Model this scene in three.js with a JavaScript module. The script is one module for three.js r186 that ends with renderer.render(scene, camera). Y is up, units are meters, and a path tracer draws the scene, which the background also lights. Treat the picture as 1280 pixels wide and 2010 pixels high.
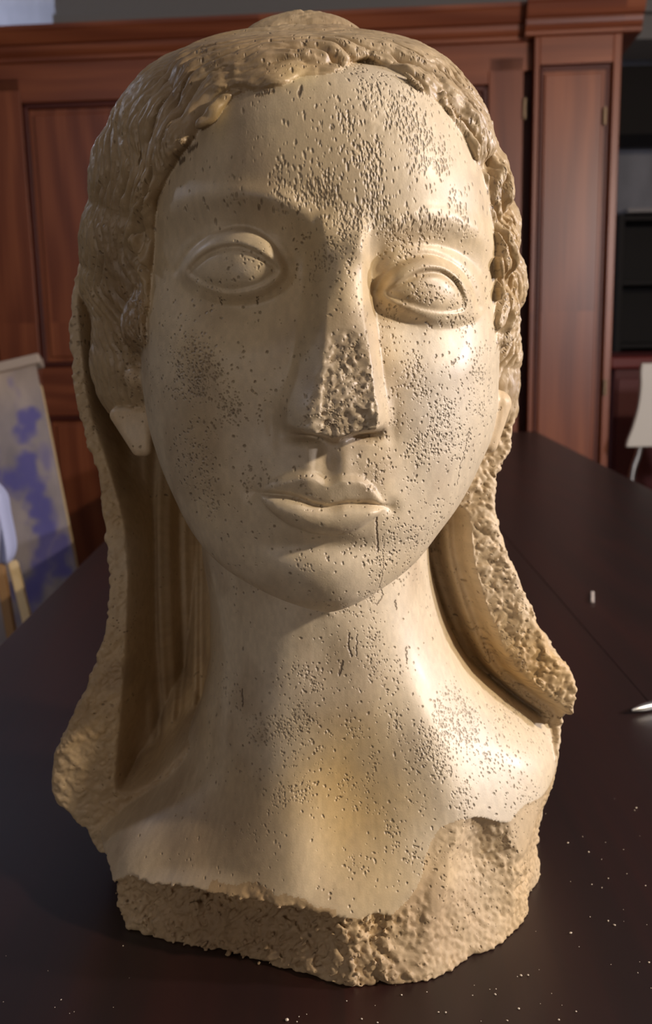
import * as THREE from 'three';
import { RoundedBoxGeometry } from 'three/addons/geometries/RoundedBoxGeometry.js';
import { RectAreaLightUniformsLib } from 'three/addons/lights/RectAreaLightUniformsLib.js';
import { mergeGeometries } from 'three/addons/utils/BufferGeometryUtils.js';

// ---------------------------------------------------------------- camera, light, exposure
const TABLE = 0.75;
const W = 1280, H = 2010, FOCAL = 1900;
const scene = new THREE.Scene();
const camera = new THREE.PerspectiveCamera(2 * Math.atan(H / 2 / FOCAL) * 180 / Math.PI, W / H, 0.02, 30);
camera.position.set(0, TABLE + 0.338, 0.565);
camera.rotation.set(-11 * Math.PI / 180, 0, -1.2 * Math.PI / 180, 'YXZ');
camera.focus = .46; camera.userData.fStop = 13;
camera.updateMatrixWorld();
scene.add(camera);
const renderer = new THREE.WebGLRenderer({ antialias: true });
renderer.toneMapping = THREE.LinearToneMapping;
renderer.toneMappingExposure = 1.1;
renderer.shadowMap.enabled = true;
scene.background = new THREE.Color(0x000000);

const lamp = (color, power, x, y, z, size) => { const l = new THREE.PointLight(color, power, 0, 2); l.position.set(x, y, z); l.castShadow = true; l.shadow.radius = size / .02; l.shadow.mapSize.set(2048, 2048); scene.add(l); return l; };
const LAMPS = [lamp(0xffecd4, 7.2, 1.4, TABLE + .98, .52, .04), lamp(0xf6f2ff, 5.4, 1.5, TABLE + .6, .1, .05), lamp(0xe4eaff, .5, -1.3, TABLE + 1.2, -.5, .05), lamp(0xdfe6ff, 2.6, -1.9, 2.5, -4.2, .06)];  // the last is added: cool light for the back wall in place of daylight
RectAreaLightUniformsLib.init();
const soft = new THREE.RectAreaLight(0xfff2e8, .92, 1.4, .8); soft.position.set(-.9, TABLE + .42, 1.9); soft.lookAt(0, TABLE + .3, 0); scene.add(soft);  // added soft fill, no known source

// ---------------------------------------------------------------- helpers
const clamp = (x, a, b) => x < a ? a : x > b ? b : x;
const mix = (a, b, t) => a + (b - a) * t;
const sstep = (a, b, x) => { const t = clamp((x - a) / (b - a), 0, 1); return t * t * (3 - 2 * t); };
const smin = (a, b, k) => { const h = clamp(0.5 + 0.5 * (b - a) / k, 0, 1); return b + (a - b) * h - k * h * (1 - h); };
const smax = (a, b, k) => -smin(-a, -b, k);
function rng(seed) { let s = seed >>> 0; return () => { s = (s + 0x6D2B79F5) | 0; let t = Math.imul(s ^ s >>> 15, 1 | s); t = t + Math.imul(t ^ t >>> 7, 61 | t) ^ t; return ((t ^ t >>> 14) >>> 0) / 4294967296; }; }
const PERM = new Uint8Array(512); { const r = rng(11); const p = [...Array(256).keys()]; for (let i = 255; i > 0; i--) { const j = Math.floor(r() * (i + 1)); [p[i], p[j]] = [p[j], p[i]]; } for (let i = 0; i < 512; i++) PERM[i] = p[i & 255]; }
const VAL = new Float32Array(256); { const r = rng(5); for (let i = 0; i < 256; i++) VAL[i] = r() * 2 - 1; }
function noise(x, y, z) {                        // value noise, -1..1
  const xf = Math.floor(x), yf = Math.floor(y), zf = Math.floor(z);
  let u = x - xf, v = y - yf, w = z - zf; u = u * u * (3 - 2 * u); v = v * v * (3 - 2 * v); w = w * w * (3 - 2 * w);
  const X = xf & 255, Y = yf & 255, Z = zf & 255;
  const A = PERM[X] + Y, B = PERM[X + 1] + Y, a0 = PERM[A & 255] + Z, a1 = PERM[(A + 1) & 255] + Z, b0 = PERM[B & 255] + Z, b1 = PERM[(B + 1) & 255] + Z;
  const l = (i) => VAL[PERM[i & 511]];
  const p = l(a0) + (l(b0) - l(a0)) * u, q = l(a1) + (l(b1) - l(a1)) * u, r = l(a0 + 1) + (l(b0 + 1) - l(a0 + 1)) * u, s = l(a1 + 1) + (l(b1 + 1) - l(a1 + 1)) * u;
  const e = p + (q - p) * v, f = r + (s - r) * v;
  return e + (f - e) * w;
}
const fbm = (x, y, z, o) => { let a = 0, k = 1, t = 0; for (let i = 0; i < o; i++) { a += k * noise(x + i * 17.3, y + i * 5.1, z + i * 9.7); t += k; k *= 0.5; x *= 2.03; y *= 2.03; z *= 2.03; } return a / t; };

// landmark tools: the photograph's landmarks are turned into points of the statue's own space (metres, y up from the table)
const E = camera.matrixWorld.elements, RX = [E[0], E[1], E[2]], UP = [E[4], E[5], E[6]], BK = [E[8], E[9], E[10]];
const CAM = [0, 0.338, 0.565];
const dir = (px, py) => { const a = (px - 640) / FOCAL, b = (1005 - py) / FOCAL; return [a * RX[0] + b * UP[0] - BK[0], a * RX[1] + b * UP[1] - BK[1], a * RX[2] + b * UP[2] - BK[2]]; };
const at = (px, py, z) => { const d = dir(px, py), t = (z - CAM[2]) / d[2]; return [CAM[0] + d[0] * t, CAM[1] + d[1] * t, z]; };
const onTable = (px, py, y = 0) => { const d = dir(px, py), t = (y - CAM[1]) / d[1]; return [CAM[0] + d[0] * t, y, CAM[2] + d[2] * t]; };
const toPx = (x, y, z) => { const a = x - CAM[0], b = y - CAM[1], c = z - CAM[2]; const X = a * RX[0] + b * RX[1] + c * RX[2], Y = a * UP[0] + b * UP[1] + c * UP[2], Z = -(a * BK[0] + b * BK[1] + c * BK[2]); return [640 + FOCAL * X / Z, 1005 - FOCAL * Y / Z]; };

function curve(pts) {                             // x -> y, smooth monotone table
  const p = pts.slice().sort((a, b) => a[0] - b[0]), n = p.length, m = [];
  const d = []; for (let i = 0; i < n - 1; i++) d.push((p[i + 1][1] - p[i][1]) / (p[i + 1][0] - p[i][0] + 1e-9));
  for (let i = 0; i < n; i++) { if (i === 0) m.push(d[0]); else if (i === n - 1) m.push(d[n - 2]); else if (d[i - 1] * d[i] <= 0) m.push(0); else m.push(2 * d[i - 1] * d[i] / (d[i - 1] + d[i])); }
  const x0 = p[0][0], x1 = p[n - 1][0], N = 600, T = new Float32Array(N + 1);
  let k = 0;
  for (let i = 0; i <= N; i++) {
    const x = x0 + (x1 - x0) * i / N; while (k < n - 2 && x > p[k + 1][0]) k++;
    const h = p[k + 1][0] - p[k][0] + 1e-9, t = clamp((x - p[k][0]) / h, 0, 1), t2 = t * t, t3 = t2 * t;
    T[i] = (2 * t3 - 3 * t2 + 1) * p[k][1] + (t3 - 2 * t2 + t) * h * m[k] + (-2 * t3 + 3 * t2) * p[k + 1][1] + (t3 - t2) * h * m[k + 1];
  }
  return (x) => { const f = clamp((x - x0) / (x1 - x0), 0, 1) * N, i = Math.min(N - 1, f | 0); return T[i] + (T[i + 1] - T[i]) * (f - i); };
}
function smoothLoop(pts, n = 6, closed = true) {
  const out = [], L = pts.length;
  for (let i = 0; i < (closed ? L : L - 1); i++) {
    const g = (k) => closed ? pts[(i + k + L) % L] : pts[clamp(i + k, 0, L - 1)];
    const a = g(-1), b = g(0), c = g(1), d = g(2);
    for (let j = 0; j < n; j++) { const t = j / n, t2 = t * t, t3 = t2 * t; out.push([0, 1].map((q) => 0.5 * (2 * b[q] + (c[q] - a[q]) * t + (2 * a[q] - 5 * b[q] + 4 * c[q] - d[q]) * t2 + (3 * b[q] - a[q] - 3 * c[q] + d[q]) * t3))); }
  }
  if (!closed) out.push(pts[L - 1].slice(0, 2));
  return out;
}
function sdPoly(P, x, y) {
  let d = 1e18, s = 1;
  for (let i = 0, j = P.length - 1; i < P.length; j = i, i++) {
    const ex = P[j][0] - P[i][0], ey = P[j][1] - P[i][1], wx = x - P[i][0], wy = y - P[i][1];
    const t = clamp((wx * ex + wy * ey) / (ex * ex + ey * ey + 1e-18), 0, 1), bx = wx - ex * t, by = wy - ey * t;
    d = Math.min(d, bx * bx + by * by);
    const c1 = y >= P[i][1], c2 = y < P[j][1], c3 = ex * wy > ey * wx;
    if ((c1 && c2 && c3) || (!c1 && !c2 && !c3)) s = -s;
  }
  return s * Math.sqrt(d);
}
function dLine(P, x, y) { let d = 1e18; for (let i = 0; i < P.length - 1; i++) { const ex = P[i + 1][0] - P[i][0], ey = P[i + 1][1] - P[i][1], wx = x - P[i][0], wy = y - P[i][1], t = clamp((wx * ex + wy * ey) / (ex * ex + ey * ey + 1e-18), 0, 1), bx = wx - ex * t, by = wy - ey * t; d = Math.min(d, bx * bx + by * by); } return Math.sqrt(d); }
const gs = (x, y, cx, cy, rx, ry, a = 0) => { let dx = x - cx, dy = y - cy; if (a) { const c = Math.cos(a), s = Math.sin(a); [dx, dy] = [dx * c + dy * s, -dx * s + dy * c]; } return Math.exp(-(dx * dx) / (rx * rx) - (dy * dy) / (ry * ry)); };
class Field2 {                                    // a sampled map over (x, y)
  constructor(x0, x1, y0, y1, s, f) {
    Object.assign(this, { x0, y0, s, nx: Math.ceil((x1 - x0) / s) + 1, ny: Math.ceil((y1 - y0) / s) + 1 });
    this.a = new Float32Array(this.nx * this.ny);
    for (let j = 0; j < this.ny; j++) for (let i = 0; i < this.nx; i++) this.a[j * this.nx + i] = f(x0 + i * s, y0 + j * s);
  }
  get(x, y) {
    const u = clamp((x - this.x0) / this.s, 0, this.nx - 1.001), v = clamp((y - this.y0) / this.s, 0, this.ny - 1.001), i = u | 0, j = v | 0, a = u - i, b = v - j, k = j * this.nx + i, A = this.a;
    return (A[k] * (1 - a) + A[k + 1] * a) * (1 - b) + (A[k + this.nx] * (1 - a) + A[k + this.nx + 1] * a) * b;
  }
}
// ---------------------------------------------------------------- the stone bust, sculpted as one field
const CELL = 0.0008;
const yx = (pts) => curve(pts.map((p) => { const q = at(p[0], p[1], p[2]); return [q[1], q[0]]; }));
const xy = (pts, z = 0) => pts.map((p) => at(p[0], p[1], p[2] ?? z).slice(0, 2));
function section(L, R, F, Z0, DB, p, lo, hi) {
  return (x, y, z) => {
    const l = L(y), r = R(y), w = Math.max((r - l) / 2, 1e-4), dx = Math.abs(x - (l + r) / 2), z0 = Z0(y), dz = z - z0;
    const dd = Math.max(dz > 0 ? F(y) - z0 : DB(y), 1e-4);
    const q = Math.pow(Math.pow(dx / w, p) + Math.pow(Math.abs(dz) / dd, p), 1 / p), len = Math.hypot(dx, dz);
    const f = q < 1e-5 ? -Math.min(w, dd) : len - len / q;
    return Math.max(f, y - hi, lo - y);
  };
}
// head: jaw and cheek outline, profile
const headL = yx([[640, 1212, .092], [600, 1206, .09], [560, 1196, .088], [480, 1158, .078], [420, 1108, .062], [370, 1045, .05], [338, 980, .04], [306, 900, .03], [286, 820, .022], [276, 740, .02], [276, 660, .02], [282, 560, .02], [286, 430, .02], [300, 330, .02], [350, 230, .02], [430, 150, .02], [520, 90, .02], [600, 60, .02]]);
const headR = yx([[645, 1212, .092], [700, 1202, .09], [762, 1165, .08], [822, 1108, .062], [872, 1040, .05], [912, 980, .04], [946, 910, .03], [968, 850, .022], [980, 780, .02], [984, 660, .02], [986, 560, .02], [978, 430, .02], [955, 330, .02], [910, 230, .02], [840, 150, .02], [740, 90, .02], [650, 60, .02]]);
const yTop = headL.hi = .492;
const headF = curve([[.186, .060], [.190, .078], [.195, .088], [.203, .095], [.22, .099], [.25, .100], [.29, .101], [.33, .102], [.36, .103], [.40, .103], [.43, .099], [.445, .093], [.452, .085], [.458, .075], [.463, .062], [.469, .042], [.474, .018], [.479, .004]]);
const headZ0 = curve([[.186, .05], [.2, .042], [.22, .032], [.25, .016], [.28, .004], [.31, 0], [.49, 0]]);
const headB = curve([[.186, .02], [.22, .04], [.27, .06], [.32, .1], [.38, .115], [.44, .1], [.47, .075], [.494, .02]]);
const headS = section(headL, headR, headF, headZ0, headB, 2.3, .1865, .4785);

// face relief, worked out on the landmarks of the face, in millimetres
const eyes = [
  { open: smoothLoop([[369, 532], [381, 516], [402, 498], [428, 486], [452, 482], [476, 483], [512, 499], [544, 528], [524, 551], [489, 566], [447, 571], [409, 561], [382, 545]]), c: [458, 528], rot: 0.04, crease: smoothLoop([[346, 534], [381, 487], [428, 456], [475, 447], [514, 462], [545, 495], [562, 530]], 8, false), low: [[552, 548], [520, 573], [475, 585], [437, 581], [398, 566]] },
  { open: smoothLoop([[760, 571], [786, 553], [814, 537], [842, 530], [871, 534], [897, 555], [910, 582], [910, 606], [880, 613], [842, 610], [805, 599], [772, 585]]), c: [842, 571], rot: 0.2, crease: smoothLoop([[740, 572], [758, 546], [786, 520], [824, 506], [861, 509], [899, 530], [925, 563], [939, 605]], 8, false), low: [[936, 626], [908, 632], [871, 634], [824, 624], [782, 606], [752, 586]] },
];
for (const e of eyes) e.outer = e.crease.concat(smoothLoop(e.low, 5, false));
const browL = smoothLoop([[310, 428], [350, 402], [410, 388], [480, 384], [545, 396], [600, 432], [622, 490]], 6, false);
const browR = smoothLoop([[708, 490], [735, 458], [790, 436], [850, 432], [910, 444], [955, 472], [985, 520]], 6, false);
const lineY = curve([[480, 962], [505, 967], [560, 970], [590, 977], [620, 988], [645, 991], [680, 985], [720, 986], [757, 994], [790, 1000]]);
const lipTop = curve([[480, 962], [505, 965], [530, 950], [560, 936], [595, 928], [620, 932], [645, 943], [670, 935], [700, 936], [730, 955], [757, 990], [790, 1000]]);
const lipBot = curve([[480, 965], [505, 970], [530, 1000], [570, 1032], [620, 1050], [660, 1053], [700, 1040], [735, 1015], [757, 997], [790, 1000]]);
const nB = curve([[430, 672], [480, 674], [600, 676], [700, 680], [800, 676], [850, 672]]);
const nHW = curve([[430, 36], [480, 33], [600, 33], [680, 40], [760, 50], [810, 58], [850, 54]]);
const nL = curve([[430, 615], [480, 598], [560, 588], [650, 578], [720, 566], [780, 548], [850, 540]]);
const nR = curve([[430, 735], [480, 728], [560, 734], [650, 744], [720, 752], [780, 760], [850, 768]]);
const nH = curve([[400, 2], [440, 5], [480, 8], [560, 12], [650, 18], [740, 24], [800, 27], [840, 26], [860, 24]]);
function relief(px, py) {
  let D = 0;
  // sockets and brows
  D -= 7 * (1 - sstep(.5, 1.3, Math.hypot((px - 462) / 165, (py - 516) / (py < 516 ? 112 : 150)))) + 6 * gs(px, py, 600, 530, 46, 85);
  D -= 7 * (1 - sstep(.5, 1.3, Math.hypot((px - 846) / 140, (py - 548) / (py < 548 ? 108 : 160)))) + 5 * gs(px, py, 738, 545, 26, 75);
  D += 2.2 * Math.exp(-((dLine(browL, px, py) / 26) ** 2)) + 2.4 * Math.exp(-((dLine(browR, px, py) / 24) ** 2));
  // eyes
  for (const e of eyes) {
    if (Math.abs(px - e.c[0]) > 190 || Math.abs(py - e.c[1]) > 150) continue;
    const c = Math.cos(e.rot), s = Math.sin(e.rot), dx = px - e.c[0], dy = py - e.c[1], u = (dx * c + dy * s) / 122, v0 = -dx * s + dy * c, v = v0 / (v0 < 0 ? 96 : 72);
    D += 9.5 * Math.pow(Math.max(0, 1 - u * u - v * v), 1.15);
    const o = sdPoly(e.open, px, py), q = sdPoly(e.outer, px, py), up = sstep(-20, 20, -v0);
    D += mix(1.3, 2.5, up) * sstep(-3, 5, o) * (1 - sstep(-7, mix(8, 9, up), q));
    D -= 1.2 * Math.exp(-(((o + 5) / 6) ** 2)) * (.4 + .6 * up);
    D -= 2.1 * Math.exp(-((dLine(e.crease, px, py + 4) / 9) ** 2));
  }
  // nose
  if (py > 380 && py < 900) {
    const xb = nB(py), hw = nHW(py), xl = nL(py), xr = nR(py);
    let k = px < xb ? 1 - clamp((xb - hw - px) / (xb - hw - xl), 0, 1) : 1 - clamp((px - xb - hw) / (xr - xb - hw), 0, 1);
    k = px < xb ? sstep(0, 1, k) : sstep(0, 1, k);
    const under = 1 - sstep(836, 864, py - 8 * gs(px, 0, 655, 0, 26, 1e9) + 15 * Math.pow(Math.min(1, Math.abs(px - 655) / 95), 2));
    D += nH(py) * k * sstep(395, 470, py) * under;
    D += (5.5 * gs(px, py, 580, 808, 30, 46) + 4 * gs(px, py, 748, 815, 20, 42)) * under;
    D -= 7 * gs(px, py, 612, 856, 34, 9) + 7 * gs(px, py, 712, 856, 30, 9);
    D -= 1.6 * gs(px, py, 534, 830, 12, 45) + 1.2 * gs(px, py, 772, 830, 12, 45);
  }
  // mouth
  D += 6.5 * gs(px, py, 634, 975, 165, 105);
  D -= 2.6 * gs(px, py, 640, 905, 19, 36) - 1.2 * gs(px, py, 606, 905, 16, 40) - 1.2 * gs(px, py, 676, 905, 16, 36);
  if (px > 470 && px < 800 && py > 880 && py < 1110) {
    const l = lineY(px), t = lipTop(px), b = lipBot(px), end = sstep(495, 545, px) * (1 - sstep(725, 768, px));
    if (py < l) D += 3.6 * end * sstep(t - 10, t + 8, py) * clamp((l - py) / Math.max(8, l - t), 0, 1) ** .7;
    D -= 2.2 * Math.exp(-(((py - l) / 6) ** 2)) * sstep(488, 520, px) * (1 - sstep(750, 778, px));
    if (py > l) { const k = clamp((py - l) / Math.max(8, b - l), 0, 1.25), m = Math.min(1, k / .92); D += 5.2 * end * Math.pow(Math.max(0, 4 * m * (1 - m)), .75); }
  }
  D -= 4.2 * gs(px, py, 636, 1070, 105, 22) + 1.8 * gs(px, py, 497, 968, 16, 16) + 1.8 * gs(px, py, 768, 994, 14, 16);
  D += 5.5 * gs(px, py, 640, 1140, 105, 66);
  // cheeks
  D += 3 * gs(px, py, 905, 705, 80, 110) + 2.5 * gs(px, py, 375, 700, 90, 110);
  D -= 2.2 * gs(px, py, 492, 900, 50, 100, .25) + 2.2 * gs(px, py, 800, 910, 40, 90, -.2);
  return D * .001;
}
const faceZ = (x, y) => { const l = headL(y), r = headR(y), w = (r - l) / 2, t = Math.min(.98, Math.abs(x - (l + r) / 2) / w); return headZ0(y) + (headF(y) - headZ0(y)) * Math.pow(1 - Math.pow(t, 2.3), 1 / 2.3); };
const faceD = new Field2(-.13, .13, .175, .5, .0005, (x, y) => { const q = toPx(x, y, faceZ(x, y)); return relief(q[0], q[1]); });
const pxField = (f) => new Field2(-.13, .13, .175, .5, .001, (x, y) => { const q = toPx(x, y, faceZ(x, y)); return f(q[0], q[1]); });
const noseBreak = smoothLoop([[640, 670], [690, 660], [722, 720], [742, 800], [746, 852], [690, 862], [600, 852], [592, 825], [622, 760]]);
const erode = pxField((px, py) => Math.max(1.1 * sstep(-14, 16, -sdPoly(noseBreak, px, py)), .3 * gs(px, py, 830, 445, 110, 30), .25 * gs(px, py, 760, 215, 80, 60)));
// the hairline: the opening of the face between the hair
const openP = smoothLoop(xy([[292, 900, .045], [276, 800, .045], [274, 700, .045], [286, 590, .045], [292, 500, .05], [316, 400, .055], [350, 330, .06], [392, 285, .065], [440, 236, .075], [478, 188, .08], [540, 174, .085], [590, 152, .088], [650, 136, .088], [715, 102, .085], [770, 116, .085], [830, 172, .078], [885, 217, .07], [918, 275, .062], [936, 315, .058], [968, 390, .05], [977, 480, .046], [980, 600, .044], [978, 700, .044], [976, 800, .044], [955, 900, .045], [800, 1300, .045], [420, 1300, .045]]), 4);
const openF = new Field2(-.18, .18, .15, .53, .001, (x, y) => sdPoly(openP, x, y));
// hair: outer outline and profile
const hairL = yx([[230, 850, -.02], [200, 805, -.02], [184, 770, -.02], [170, 700, -.02], [176, 625, -.02], [154, 560, -.02], [155, 480, -.02], [170, 400, -.02], [186, 310, -.02], [215, 250, -.02], [262, 190, -.022], [310, 130, -.022], [370, 86, -.024], [430, 66, -.026], [475, 60, -.028], [505, 42, -.03], [540, 27, -.03], [575, 18, -.03], [604, 15, -.03]]);
const hairR = yx([[1000, 880, -.01], [1026, 840, -.01], [1030, 780, -.01], [1040, 720, -.01], [1031, 650, -.01], [1045, 580, -.01], [1034, 480, -.01], [1016, 380, -.012], [982, 290, -.015], [955, 230, -.018], [915, 172, -.02], [880, 128, -.022], [845, 95, -.025], [800, 74, -.026], [750, 65, -.028], [720, 64, -.03], [695, 46, -.03], [665, 30, -.03], [635, 19, -.03], [606, 15, -.03]]);
const hairTop = at(605, 15, -.03)[1];
const hairF = curve([[.275, .022], [.3, .034], [.34, .05], [.38, .066], [.42, .082], [.445, .089], [.46, .085], [.468, .077], [.4735, .067], [.479, .051], [.484, .033], [.49, .01], [.497, -.008], [.505, -.021], [.513, -.029]]);
const hairZ0 = curve([[.27, -.03], [.4, -.03], [.49, -.03], [.515, -.032]]);
const hairB = curve([[.27, .08], [.36, .1], [.44, .095], [.48, .07], [.515, .02]]);
const hairS = section(hairL, hairR, hairF, hairZ0, hairB, 2.15, .272, hairTop);
const knot = at(600, 86, .03);
function hairRelief(x, y, z) {                    // combed waves: strands run round the face, waves roll along them
  const X = x, Y = y - .35, Z = z + .03, th = Math.atan2(Y, Math.abs(X)), r = Math.hypot(X, Y, Z), ph = Math.acos(clamp(Z / r, -1, 1));
  const side = x < 0 ? 1 : -1, wob = .05 * noise(x * 40, y * 40, z * 40);
  const s = ph * 1.0 + .05 * sstep(1.3, .5, th) * Math.sin(th * 9 + ph * 3 + (side > 0 ? 0 : 1.2)) + wob * .6;
  const wave = Math.abs(Math.sin((th - .23) * 10.5 - (ph - 1.5) * 2.6 + (side > 0 ? .6 : 0) + 1.0 * noise(x * 16, y * 16, z * 16)));
  let h = -(side > 0 ? .0030 : .0050) * Math.pow(1 - wave, 1.5) * sstep(1.25, .9, th) * (.6 + .5 * noise(x * 22, y * 22, 4));
  const q = s * 15 + noise(x * 50, y * 50, 3) * .8 + .15 * Math.sin(th * 10) - .9 * sstep(.7, 1.6, th), fr = q - Math.floor(q);
  h -= (side > 0 ? .006 : .0082) * Math.pow(Math.abs(fr * 2 - 1), 3) * clamp(.65 + .8 * noise(Math.floor(q) * 3.3, th * 6, 7), 0, 1.2);
  const q2 = s * 47 + noise(x * 90, y * 90, 9) * .8, f2 = q2 - Math.floor(q2);
  h -= .0013 * Math.pow(Math.abs(f2 * 2 - 1), 2) * (.6 + .6 * noise(s * 90, th * 14, 3));
  return h;
}
// veil behind the neck
const veilP = xy([[170, 470, -.05], [146, 560, -.045], [139, 640, -.045], [146, 720, -.04], [160, 800, -.035], [180, 870, -.03], [203, 940, -.025], [216, 1030, -.02], [228, 1110, -.02], [226, 1190, -.015], [205, 1280, -.01], [165, 1370, 0], [128, 1440, .005], [112, 1475, .01], [93, 1530, .01], [108, 1575, .015], [130, 1602, .02], [168, 1640, .02], [200, 1700, .02], [215, 1740, .02], [640, 1760, .02], [1060, 1620, .02], [1075, 1560, .02], [1095, 1495, .02], [1114, 1432, .02], [1124, 1398, .02], [1137, 1355, .02], [1112, 1308, .015], [1076, 1272, .01], [1052, 1212, .005], [1012, 1130, 0], [986, 1062, -.005], [968, 1000, -.01], [974, 932, -.012], [998, 886, -.015], [1012, 800, -.02], [1000, 500, -.03], [880, 240, -.03], [640, 120, -.03], [380, 160, -.03]]);
const cavL = xy(smoothLoop([[155, 580, -.045], [166, 700, -.042], [183, 800, -.037], [212, 900, -.025], [246, 1010, -.02], [258, 1120, -.015], [252, 1290, -.005], [240, 1400, .005], [232, 1540, .01], [300, 1528, .01], [372, 1460, .01], [430, 1400, 0], [470, 1100, 0], [430, 900, -.02], [300, 800, -.03], [220, 700, -.04], [180, 600, -.04]].map((p) => [...at(...p)]), 4).map((p) => p));
const cavR = smoothLoop([[890, 980, -.01], [922, 1010, -.005], [932, 1100, 0], [962, 1200, .005], [1002, 1288, .01], [1062, 1350, .015], [1126, 1402, .02], [1120, 1455, .02], [1050, 1500, .02], [920, 1420, .01], [800, 1300, 0], [780, 1080, 0], [840, 960, -.01]].map((p) => [...at(...p)]), 4);
const cavLp = smoothLoop([[155, 580, -.045], [166, 700, -.042], [183, 800, -.037], [212, 900, -.025], [246, 1010, -.02], [258, 1120, -.015], [252, 1290, -.005], [240, 1400, .005], [232, 1540, .01], [300, 1528, .01], [372, 1460, .01], [430, 1400, 0], [470, 1100, 0], [430, 900, -.02], [300, 800, -.03], [220, 700, -.04], [180, 600, -.04]].map((p) => [...at(...p)]), 4);
const veilD = new Field2(-.2, .2, .02, .5, .001, (x, y) => sdPoly(veilP, x, y));
const rimZ = (x, y) => mix(.022, -.04, sstep(.08, .42, y)) - (x > 0 ? 0 : .004);
const veilZ = new Field2(-.2, .2, .02, .5, .001, (x, y) => {
  const z = rimZ(x, y), dl = -sdPoly(cavLp, x, y), dr = -sdPoly(cavR, x, y); let d = 0;
  if (dl > 0) { const k = sstep(0, .012, dl); d = Math.max(d, .034 * k + .045 * sstep(.004, .05, dl) + k * .0032 * Math.sin(x * 430 + 1.2 * noise(x * 10, y * 9, 1)) + k * .0012 * Math.sin(x * 900 + 1)); }
  if (dr > 0) { const k = sstep(0, .007, dr); d = Math.max(d, .012 * k + .055 * sstep(.002, .045, dr) + k * .0028 * Math.sin(dr * 620 + 2.4) + k * .0012 * noise(x * 60, y * 60, 4)); }
  return z - d;
});
const veilSl = new Field2(-.2, .2, .02, .5, .001, (x, y) => { const h = .001, gx = (veilZ.get(x + h, y) - veilZ.get(x - h, y)) / (2 * h), gy = (veilZ.get(x, y + h) - veilZ.get(x, y - h)) / (2 * h); return 1 / Math.sqrt(1 + gx * gx + gy * gy); });
// neck, shoulders, chest
const torsoL = yx([[388, 900, 0], [388, 1000, 0], [388, 1090, 0], [404, 1190, 0], [407, 1290, 0], [392, 1380, 0], [352, 1460, 0], [285, 1520, 0], [225, 1565, 0], [165, 1635, 0], [196, 1700, 0], [214, 1745, .01], [226, 1790, .03], [238, 1850, .05], [240, 1990, .06]]);
const torsoR = yx([[846, 900, 0], [846, 1000, 0], [850, 1100, 0], [872, 1200, 0], [922, 1300, 0], [1000, 1366, 0], [1066, 1408, .0], [1108, 1432, .0], [1098, 1480, .0], [1080, 1550, .0], [1068, 1620, .0], [1072, 1660, .0], [1080, 1700, .0], [1073, 1760, .02], [1044, 1812, .04], [1020, 1850, .05], [1000, 1990, .06]]);
const smoothCurve = (f, s) => { const T = []; for (let i = 0; i <= 400; i++) { const y = -.05 + .4 * i / 400; let a = 0, w = 0; for (let k = -12; k <= 12; k++) { const g = Math.exp(-((k / 6) ** 2)); a += g * f(y + k * s / 6); w += g; } T.push([y, a / w]); } return curve(T); };
const torsoLs = smoothCurve(torsoL, .02), torsoRs = smoothCurve(torsoR, .02);
const torsoF = curve([[0, .128], [.02, .119], [.04, .109], [.055, .100], [.07, .091], [.085, .083], [.1, .076], [.13, .066], [.16, .06], [.2, .056], [.3, .05]]);
const torsoZ0 = curve([[0, -.01], [.1, -.015], [.18, -.03], [.3, -.03]]);
const torsoB = curve([[0, .11], [.08, .115], [.12, .1], [.16, .07], [.3, .06]]);
const torsoA = section(torsoL, torsoR, torsoF, torsoZ0, torsoB, 2.15, -.02, .3), torsoC = section(torsoLs, torsoRs, torsoF, torsoZ0, torsoB, 2.15, -.02, .3);
const torsoS = (x, y, z) => { const k = sstep(-.012, .022, z); return k <= 0 ? torsoA(x, y, z) : k >= 1 ? torsoC(x, y, z) : mix(torsoA(x, y, z), torsoC(x, y, z), k); };
const torsoD = new Field2(-.18, .18, -.01, .26, .001, (x, y) => {
  const l = torsoLs(y), r = torsoRs(y), t = Math.min(.97, Math.abs(x - (l + r) / 2) / ((r - l) / 2)), z = torsoZ0(y) + (torsoF(y) - torsoZ0(y)) * Math.pow(1 - Math.pow(t, 2.15), 1 / 2.15), [px, py] = toPx(x, y, z);
  let D = 0;
  D -= 7.5 * gs(px, py, 690, 1570, 105, 170, -.1) - 4 * gs(px, py, 858, 1460, 48, 170, -.3) - 2.5 * gs(px, py, 500, 1450, 60, 200, .2);
  D -= 2.5 * gs(px, py, 640, 1300, 60, 70) - 2 * gs(px, py, 980, 1460, 120, 40, .5);
  D -= 15 * sstep(575, 380, px) * sstep(1400, 1560, py) * (1 - sstep(1725, 1815, py)) * (1 - .6 * sstep(330, 220, px));
  D += 2 * gs(px, py, 590, 1690, 40, 110);
  return D * .001;
});
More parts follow.
